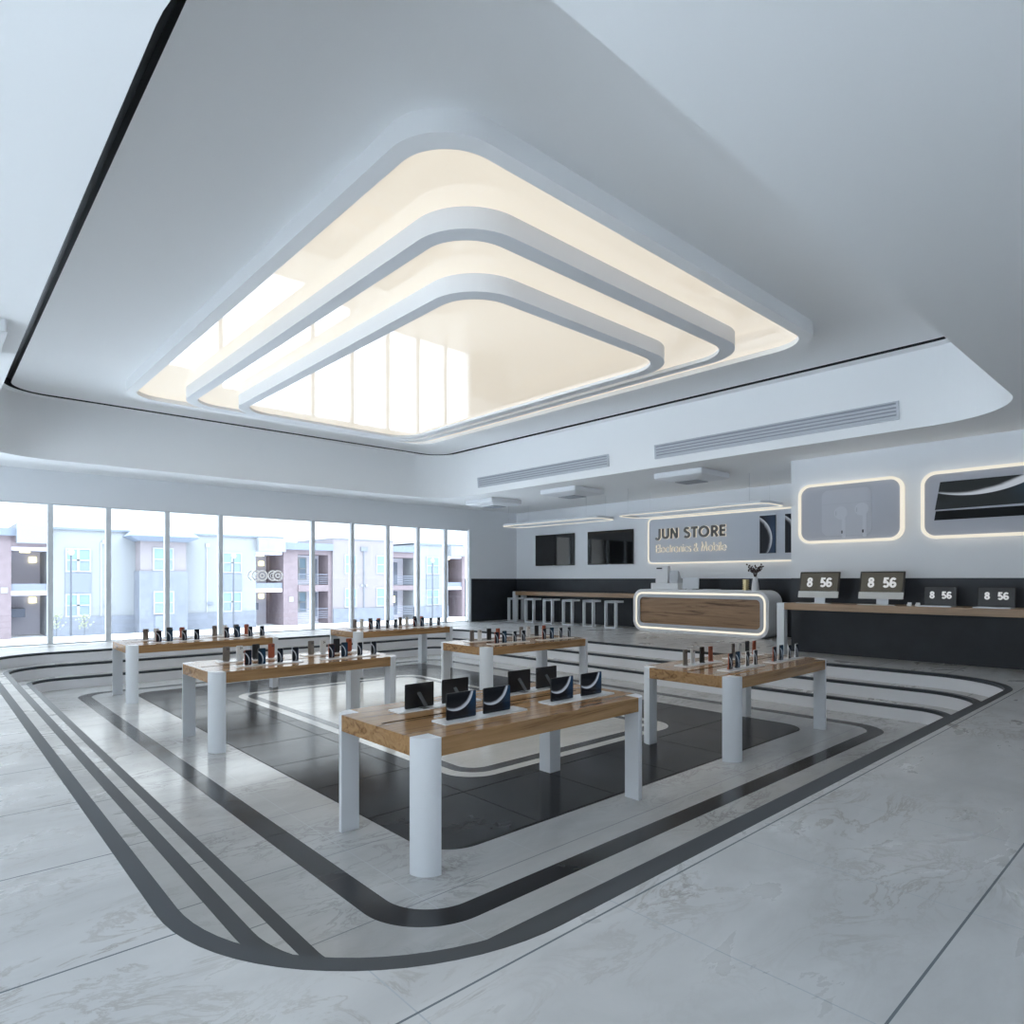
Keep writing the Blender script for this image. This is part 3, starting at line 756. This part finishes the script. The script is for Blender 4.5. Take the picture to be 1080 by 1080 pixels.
for c, zz, hz in ((4.40, .50, .11), (3.99+.08, .54, .105)):
    bm = B(); q = [(yy(c)+.11*math.cos(2*math.pi*k/20), zz+hz*math.sin(2*math.pi*k/20)) for k in range(20)]
    prism(bm, q, -.070, -.065, FX); prism(bm, rr(yy(c)-.075, yy(c)-.015, .08, zz-.02, .02, 4), -.0715, -.0655, FX)
    e = link('earbud_print', bm, PW2, o)
    bxo('dark_mark', (-.072, -.070, yy(c)-.030, yy(c)-.008, .15, .20), BLK, e)
    bxo('speaker_mark', (-.072, -.070, yy(c)+.07, yy(c)+.085, zz-.04, zz+.03), PICG, e)
o, w, h = frame_pic(1.10, 3.205, 'glowing rounded frame with dark folded tablet picture, cut by right edge')
cy = (1.10+3.205)/2
P1 = mat('print_dark', (.010, .012, .014), .6, .15)
bm = B(); prism(bm, [(yy(3.03), .28), (yy(1.20), .28), (yy(1.20), .42), (yy(3.01), .42)], -.066, -.06, FX); link('tablet_print', bm, P1, o)
bm = B(); prism(bm, [(yy(3.02), .44), (yy(1.20), .46), (yy(1.20), .86), (yy(2.95), .86)], -.068, -.06, FX); link('screen_print', bm, WP_BIG, o)

sh = empty('display_shelf', (11.0, 2.6, 0), 'long oak counter with white leg along the display wall', 'counter')
shz = Z(-.405)
bxo('countertop', (0, .6, -3.4, 2.53, shz-.115, shz), OAKY, sh, .004)
bxo('leg', (0, .13, 2.53, 2.66, 0, shz), LEGW, sh, .008); bxo('leg', (0, .13, -3.5, -3.4, 0, shz), LEGW, sh, .008)

DG = {
 '8': [('c', arc(.30, .735, .175, .17, 0, 345, 23)), ('c', arc(.30, .29, .205, .20, 0, 345, 23))],
 '5': [('o', [(.52, .91), (.17, .91), (.14, .52)] + arc(.29, .31, .215, .225, 118, -150, 14))],
 '6': [('c', arc(.31, .30, .205, .205, 0, 345, 23)), ('o', [(.107, .30), (.107, .52)] + arc(.315, .66, .20, .24, 178, 28, 12))],
}
def digits(parent, txt, h, yc, zc, f, t):
    """bold numerals as strokes; f maps (along the screen to the viewer's left, up, out)"""
    bm = B(); wd = .62*h; ox = -wd*len(txt)/2
    for c in txt:
        for kind, pts in DG[c]:
            P = [(-(ox+a*h)+yc, zc+(b_-.5)*h) for a, b_ in pts]
            L, R_ = stroke(P, t, kind == 'c')
            if kind == 'c': ringprism(bm, L, R_, -.0012, 0, f)
            else: prism(bm, L+R_[::-1], -.0012, 0, f)
        ox += wd
    link('clock_digits', bm, DIGIT, parent)
def computer(y0, y1, label):
    cy = (y0+y1)/2; w = (y1-y0)/2
    o = empty('desktop_computer', (11.16, cy, shz), label, 'computer', 'desktop computers on the oak counter')
    z0, z1 = .10, .53; k = .25
    f = lambda a, b, c: (c + (b-.1)*k - .06, a, b)
    bm = B(); prism(bm, rr(-w, w, z0, z1, .012, 4), 0, .018, f); link('housing', bm, BLK, o)
    bm = B(); prism(bm, rr(-w, w, z0-.002, z0+.105, .010, 4), -.004, .016, f); link('chin', bm, mat_chin, o)
    bm = B(); prism(bm, [(-w+.025, z0+.108), (w-.025, z0+.108), (w-.025, z1-.022), (-w+.025, z1-.022)], -.003, 0, f); link('screen', bm, CLOCKBG, o)
    g = lambda a, b, c: f(a, b, c-.003)
    digits(o, '8', .155, .150, .355, g, .034); digits(o, '56', .155, -.115, .355, g, .034)
    bm = B(); prism(bm, [(-.085, .0), (.085, .0), (.085, .16), (-.085, .16)], .03, .045, lambda a, b, c: (c+.02+b*.1-.03, a, b)); link('stand', bm, ALU, o)
    bm = B(); prism(bm, rr(-.03, .15, -.10, .10, .01, 4), 0, .008); link('stand_base', bm, ALU, o)
mat_chin = mat('computer_chin', (.66, .66, .64), .35)
computer(4.28, 4.935, 'desktop computer showing 8 56 nearest the white leg')
computer(3.325, 3.97, 'desktop computer showing 8 56 in the middle of counter')
for a, b_, lb in ((4.38, 4.93, 'slim white keyboard before the left desktop computer'), (3.42, 3.96, 'slim white keyboard before the middle desktop computer')):
    tag(bxo('keyboard', (11.01, 11.095, a, b_, shz, shz+.012), mat_chin, None, .003), lb, 'keyboard', 'keyboards on the oak counter')
def laptop(y0, y1, label):
    cy = (y0+y1)/2; w = (y1-y0)/2
    o = empty('laptop', (11.06, cy, shz), label, 'laptop', 'laptops on the oak counter')
    bm = B(); prism(bm, rr(-.05, .23, -w, w, .01, 4), 0, .014); link('base', bm, ALU, o)
    f = lambda a, b, c: (c + .225 + b*.12, a, b+.014)
    bm = B(); prism(bm, rr(-w, w, 0, .285, .01, 4), 0, .007, f); link('lid', bm, BLK, o)
    bm = B(); prism(bm, [(-w+.008, .012), (w-.008, .012), (w-.008, .275), (-w+.008, .275)], -.0015, 0, f); link('screen', bm, CLOCKBG2, o)
    g = lambda a, b, c: f(a, b, c-.0015)
    digits(o, '8', .105, .105, .155, g, .023); digits(o, '56', .105, -.082, .155, g, .023)
laptop(2.68, 3.10, 'open laptop showing 8 56 right of the earbud cases')
laptop(1.985, 2.425, 'open laptop showing 8 56 nearest the right picture edge')
for y, lb in ((3.235, 'white earbud case on counter, left one of two'), (3.125, 'white earbud case on counter, beside the laptop')):
    o = empty('earbud_case', (11.08, y, shz), lb, 'earbud case', 'earbud cases on the oak counter')
    bm = B(); prism(bm, rr(-.032, .032, 0, .035, .012, 4), -.012, .012, FX); link('case', bm, WHITE, o, smooth=True)
    bm = B(); prism(bm, rr(-.028, .028, .034, .055, .008, 4), .006, .014, FX); link('lid', bm, WHITE, o)

# ------------------------------------------------------------------ outside
TERR = mat('pale_terrace', (.86, .87, .88), .8, .1)
STREET = mat('pale_pavement', (.74, .75, .77), .9, .1, noise=.05, nscale=.5)
bm = B(); box(bm, -30, 60, RY1+.02, 17.75, -2.0, -.012); struct('terrace', bm, TERR)
bm = B(); box(bm, -30, RX0-.02, -20, RY1+.02, -2.0, -.012); struct('terrace', bm, TERR)
bm = B(); box(bm, -80, 120, -60, 120, -2.05, -2.0); struct('ground', bm, STREET)
FY0 = 45.0
AW = mat('pale_render_wall', (.275, .288, .305), .9, .1); ABR = mat('pink_brick', (.225, .185, .20), .9, .1, noise=.08, nscale=3)
ABE = mat('beige_render', (.255, .235, .25), .9, .1); AST = mat('grey_stone_base', (.195, .21, .245), .9, .1, noise=.08, nscale=2)
ARF = mat('slate_blue_roof', (.19, .22, .27), .8, .2); AGR = mat('grey_panel', (.20, .22, .27), .8, .2)
AGL = mat('pane_sky_blue', (.17, .26, .33), .4, .6); AGD = mat('pane_grey_blue', (.18, .23, .30), .5, .5)
ARE = mat('recess_grey', (.62, .60, .66), .9, .1); AFR = mat('window_frame_white', (.32, .33, .34), .6)
ALM = mat('porch_lamp', (.9, .8, .5), .5, emit=(1, .85, .45), es=2.4)
GZ = -2.0
def bo(name, x0, x1, z0, z1, d0, d1, m, parent): return bxo(name, (x0, x1, FY0+d0, FY0+d1, Z(z0) if z0 is not None else GZ, Z(z1)), m, parent)
def fwin(parent, x0, x1, z0, z1, cols=1, d=-.02):
    bm = B(); y0, y1 = FY0+d-.06, FY0+d
    a, b_, c, e = x0-.08, x1+.08, Z(z0)-.08, Z(z1)+.08
    ringprism(bm, [(a, c), (b_, c), (b_, e), (a, e)], [(x0, Z(z0)), (x1, Z(z0)), (x1, Z(z1)), (x0, Z(z1))], y0, y1, FY)
    zm = (Z(z0)+Z(z1))/2
    box(bm, x0, x1, y0, y1, zm-.04, zm+.04)
    if cols == 2: box(bm, (x0+x1)/2-.07, (x0+x1)/2+.07, y0, y1, Z(z0), Z(z1))
    w = link('window', bm, AFR, parent)
    bxo('pane', (x0, x1, y1-.02, y1, Z(z0), zm), AGD, w); bxo('pane', (x0, x1, y1-.02, y1, zm, Z(z1)), AGL, w)
def breeze(parent, x0, x1, zt):
    for a, b_ in ((x0-.01, x0+.05), (x1-.05, x1+.01)): pass
    bo('breezeway_wall', x0, x1, None, zt, 3.0, 3.2, ARE, parent)
    bo('breezeway_floor', x0, x1, -.9, -.65, 0.1, 3.0, ARE, parent)
    bo('breezeway_ceiling', x0, x1, zt-.2, zt, 0.1, 3.0, ARE, parent)
    bo('stair', x0+.1, x0+(x1-x0)*.5, -2.2, -1.7, 2.0, 2.9, AGR, parent)
    bo('railing', x0, x1, -.65, -.25, 0.1, .16, AGR, parent)
    for zz in (1.25, -1.15): bo('porch_light', x1-.55, x1-.2, zz-.25, zz+.08, 2.9, 3.0, ALM, parent)
    bo('porch_light', x0+.5, x0+.95, zt-.28, zt-.2, 1.0, 1.4, ALM, parent)
def bld(x, label):
    return empty('apartment_building', (0, 0, 0), label, 'building', 'two-storey apartment buildings across the street')
# far left brick building
b1 = bld(0, 'pink brick building with open stairway at the far left')
bo('wall', -14, 3.7, None, 2.4, 0, 6, ABR, b1); bo('roof', -14, 3.9, 2.4, 2.8, -.3, 6, ARF, b1); bo('wall', 3.7, 5.34, 1.8, 2.8, .05, 6, ABR, b1)
breeze(b1, 3.7, 5.33, 1.8); bo('box_parapet', 3.9, 5.34, 2.0, 3.08, -.7, 4, AW, b1); fwin(b1, .5, 1.7, .5, 1.7); fwin(b1, .5, 1.7, -2.1, -.9); fwin(b1, -3, -1.8, .5, 1.7); fwin(b1, -3, -1.8, -2.1, -.9); bo('wall_sign', 3.25, 3.55, -.75, -.45, -.05, 0, AFR, b1)
# white building with tower
b2 = bld(0, 'white rendered building with grey stone tower and hipped roof')
bo('wall', 5.35, 17.1, None, 2.86, 0, 8, AW, b2); bo('parapet', 5.35, 19.0, 2.86, 2.98, -.12, 8, ARF, b2); bo('box_parapet', 17.1, 19.0, 1.92, 2.86, -.5, 6, AW, b2)
bo('stone_base', 5.35, 17.1, None, -2.18, -.1, 0, AST, b2)
bo('tower_upper', 9.75, 12.3, .5, 2.4, -1.2, 1, ABE, b2); bo('tower_lower', 9.68, 12.37, None, .5, -1.3, 1, AST, b2)
bm = B()
q = [(9.05, -1.9), (12.95, -1.9), (12.95, 1.5), (9.05, 1.5)]; q2 = [(9.5, -1.3), (12.5, -1.3), (12.5, 1.0), (9.5, 1.0)]; q0 = [(9.65, -1.3), (12.4, -1.3), (12.4, 1.0), (9.65, 1.0)]
strip(bm, [(x, FY0+y, Z(2.3)) for x, y in q0], [(x, FY0+y, Z(2.58)) for x, y in q]); strip(bm, [(x, FY0+y, Z(2.58)) for x, y in q], [(x, FY0+y, Z(3.0)) for x, y in q2]); bm.faces.new([bm.verts.new((x, FY0+y, Z(3.0))) for x, y in q2])
link('hipped_roof', bm, ARF, b2)
fwin(b2, 10.5, 11.5, .6, 1.85, d=-1.2); fwin(b2, 10.5, 11.5, -2.05, -.8, d=-1.3); bo('door', 10.5, 11.45, None, -2.2, -1.36, -1.3, AGR, b2)
for x0 in (6.25, 14.95):
    fwin(b2, x0, x0+1.1, .5, 1.72, 2); bo('spandrel', x0-.08, x0+1.18, -.82, .38, -.06, -.005, AGR, b2); fwin(b2, x0, x0+1.1, -2.1, -.92, 2)
for x0 in (8.1, 13.9): bo('wall_light', x0, x0+.35, -1.65, -1.5, -.12, 0, AGR, b2); bo('downpipe_head', x0-.1, x0+.15, 2.1, 2.35, -.12, 0, AFR, b2)
for x0 in (7.9, 13.85): bo('downpipe', x0, x0+.08, None, 2.2, -.06, 0, AFR, b2)
breeze(b2, 17.1, 18.99, 1.92)
# brick with balconies
b3 = bld(0, 'pink brick building with balconies and blue-grey roof band')
bo('roof', 19.02, 22.70, 2.12, 2.62, -.35, 6, ARF, b3)
bo('wall', 19.05, 20.1, None, 2.12, 0, 3.2, ABR, b3); bo('wall', 22.45, 22.72, None, 2.12, 0, 3.2, ABR, b3); bo('wall', 20.1, 22.45, 1.8, 2.12, 0, 3, ABR, b3); bo('floor_band', 20.1, 22.45, -.88, -.42, -.1, 2.0, ABR, b3)
bo('recess_wall', 20.1, 22.45, None, 1.8, 1.6, 1.8, ARE, b3)
for za, zb in ((.05, 1.55), (-2.4, -1.0)): fwin(b3, 20.35, 21.4, za, zb, 2, d=1.6); bo('balcony_door', 21.75, 22.3, za-.4, zb, 1.5, 1.6, AGR, b3)
for z0 in (-.42, -2.95):
    bm = B(); box(bm, 20.1, 22.45, FY0+.02, FY0+.06, Z(z0)+.75, Z(z0)+.8)
    for k in range(5): box(bm, 20.1, 22.45, FY0+.03, FY0+.05, Z(z0)+.1+.12*k, Z(z0)+.13+.12*k)
    link('balcony_railing', bm, AGR, b3)
bo('wall_sign', 19.45, 19.75, -1.6, -1.25, -.05, 0, AFR, b3)
# beige
b4 = bld(0, 'beige rendered building with four small windows')
bo('wall', 22.73, 27.94, None, 3.0, -.2, 6, ABE, b4); bo('parapet', 22.73, 27.94, 3.0, 3.08, -.25, 6, AST, b4); bo('stone_base', 22.73, 27.94, None, -2.2, -.3, -.2, AST, b4)
for x0 in (23.75, 26.45):
    for z0 in (.5, -2.05): fwin(b4, x0, x0+.85, z0, z0+1.3, d=-.2)
bo('downpipe', 25.25, 25.33, None, 2.2, -.28, -.2, AST, b4); bo('downpipe_head', 25.0, 25.6, 2.15, 2.5, -.32, -.2, AST, b4); bo('wall_light', 25.0, 25.15, -.55, -.4, -.35, -.2, AFR, b4); bo('wall_light', 25.4, 25.55, -.55, -.4, -.35, -.2, AFR, b4)
# far right
b5 = bld(0, 'white building with recessed balcony and brick end at the right')
bo('roof', 27.95, 30.0, 2.2, 2.66, -.2, 5, ARF, b5); bo('wall', 27.95, 30.0, 1.75, 2.2, 0, 3, ABR, b5); bo('recess_wall', 27.95, 30.0, None, 1.8, 1.6, 1.8, ARE, b5); bo('floor_band', 27.95, 30.0, -.88, -.5, 0, 2, ABR, b5)
for za, zb in ((-.4, 1.4), (-2.9, -1.0)): bo('balcony_door', 28.5, 29.4, za, zb, 1.5, 1.6, AGR, b5)
bo('porch_light', 28.75, 29.1, -1.9, -1.4, 1.38, 1.5, ALM, b5)
for z0 in (-.5, -2.95):
    bm = B()
    for k in range(6): box(bm, 27.95, 30.0, FY0+.03, FY0+.06, Z(z0)+.1+.13*k, Z(z0)+.14+.13*k)
    link('balcony_railing', bm, AGR, b5)
bo('wall', 30.0, 33.5, None, 2.95, 0, 6, AW, b5); bo('parapet', 30.0, 35.1, 2.86, 3.0, -.12, 6, ARF, b5); bo('box_parapet', 33.5, 35.1, 2.0, 2.86, -.5, 5, AW, b5); bo('stone_base', 30.0, 33.5, None, -2.25, -.1, 0, AST, b5)
fwin(b5, 31.3, 32.45, .5, 1.8, 2); bo('spandrel', 31.22, 32.53, -.82, .38, -.06, -.005, AGR, b5); fwin(b5, 31.3, 32.45, -2.1, -.92, 2)
breeze(b5, 33.5, 35.05, 2.0)
bo('wall', 35.05, 52, None, 2.4, 0, 6, ABR, b5); bo('roof', 35.05, 52, 2.4, 2.75, -.3, 6, ARF, b5)
LPM = mat('lamp_post_grey', (.09, .10, .12), .5)
for x, lb in ((6.45, 'street lamp before the left pair of windows'), (15.6, 'street lamp before the white building right of the tower'), (31.9, 'street lamp before the far right white building')):
    o = empty('street_lamp', (x, FY0-3.0, GZ), lb, 'street lamp', 'street lamps before the apartment buildings')
    k = (FY0-3)/FY0; o.location.x = x*k
    bm = B(); cyl(bm, 0, 0, 0, Z(1.35)-GZ, .055, .04, 10); link('pole', bm, LPM, o)
    bm = B(); bmesh.ops.create_uvsphere(bm, u_segments=12, v_segments=8, radius=.17, matrix=Matrix.Translation((0, 0, Z(1.45)-GZ))); link('globe', bm, AFR, o, smooth=True)
LEAF = mat('pale_spring_leaf', (.26, .28, .20), .8)
for x, s, lb in ((5.75, 1.0, 'thin young tree left of the left street lamp'), (7.1, .9, 'thin young tree right of the left street lamp')):
    o = empty('young_tree', (x*.92, FY0-3.6, GZ), lb, 'tree', 'young street trees')
    bm = B(); tube(bm, [(0, 0, 0), (.02, 0, .6), (0, .02, 1.3*s)], .022, 6); link('trunk', bm, LPM, o)
    bm = B(); rnd = random.Random(3)
    for k in range(90):
        c = Vector((rnd.gauss(0, .17), rnd.gauss(0, .17), .65+rnd.random()*.85*s)); n = Vector((rnd.uniform(-1, 1), rnd.uniform(-1, 1), rnd.uniform(-1, 1))).normalized(); u = n.orthogonal().normalized()*.055; v = n.cross(u)
        bm.faces.new([bm.verts.new(c+u), bm.verts.new(c+v), bm.verts.new(c-u), bm.verts.new(c-v)])
    link('foliage', bm, LEAF, o)

# ------------------------------------------------------------------ light
w = bpy.data.worlds.new('sky'); SC.world = w; w.use_nodes = True
bg = w.node_tree.nodes['Background']
tc = w.node_tree.nodes.new('ShaderNodeTexCoord'); sp = w.node_tree.nodes.new('ShaderNodeSeparateXYZ'); w.node_tree.links.new(tc.outputs['Generated'], sp.inputs[0])
f = maprange(w.node_tree, sp.outputs['Z'], -.05, .9, 0, 1)
c = mixc(w.node_tree, f, (.94, .98, 1.0), (.80, .90, 1.0))
w.node_tree.links.new(c, bg.inputs['Color'])
st = maprange(w.node_tree, sp.outputs['Z'], .12, .75, 1.7, 8.5); w.node_tree.links.new(st, bg.inputs['Strength'])
def portal(name, loc, rot, sx, sy):
    l = bpy.data.lights.new(name, 'AREA'); l.shape = 'RECTANGLE'; l.size = sx; l.size_y = sy; l.cycles.is_portal = True
    o = bpy.data.objects.new(name, l); COL.objects.link(o); o.location = loc; o.rotation_euler = rot
portal('window_portal', ((RX0+12.38)/2, RY1+.2, WTOP/2), (math.radians(-90), 0, 0), 12.38-RX0, WTOP)
portal('window_portal', (-1.4, RY0-.2, WTOP/2), (math.radians(90), 0, 0), 3.2, WTOP)
portal('window_portal', (RX0-.2, (RY0+RY1)/2, WTOP/2), (0, math.radians(-90), 0), WTOP, RY1-RY0)

# ------------------------------------------------------------------ camera
cam = bpy.data.cameras.new('camera'); co = bpy.data.objects.new('camera', cam); COL.objects.link(co)
cam.sensor_width = 36; cam.lens = 36*686/1080; cam.shift_y = 71/1080; cam.clip_end = 500; cam.clip_start = .05
yaw = math.atan2(686, 754)
d = Vector((math.cos(math.atan2(754, 686)), math.sin(math.atan2(754, 686)), 0))
co.location = (0, 0, EYE); co.rotation_euler = d.to_track_quat('-Z', 'Y').to_euler()
SC.camera = co
SC.view_settings.view_transform = 'Standard'; SC.view_settings.look = 'None'; SC.view_settings.gamma = 1; SC.view_settings.use_curve_mapping = False
SC.view_settings.exposure = .0
SC.cycles.max_bounces = 10; SC.cycles.diffuse_bounces = 6; SC.cycles.glossy_bounces = 4; SC.cycles.transparent_max_bounces = 12
SC.cycles.use_denoising = True; SC.cycles.sample_clamp_indirect = 6
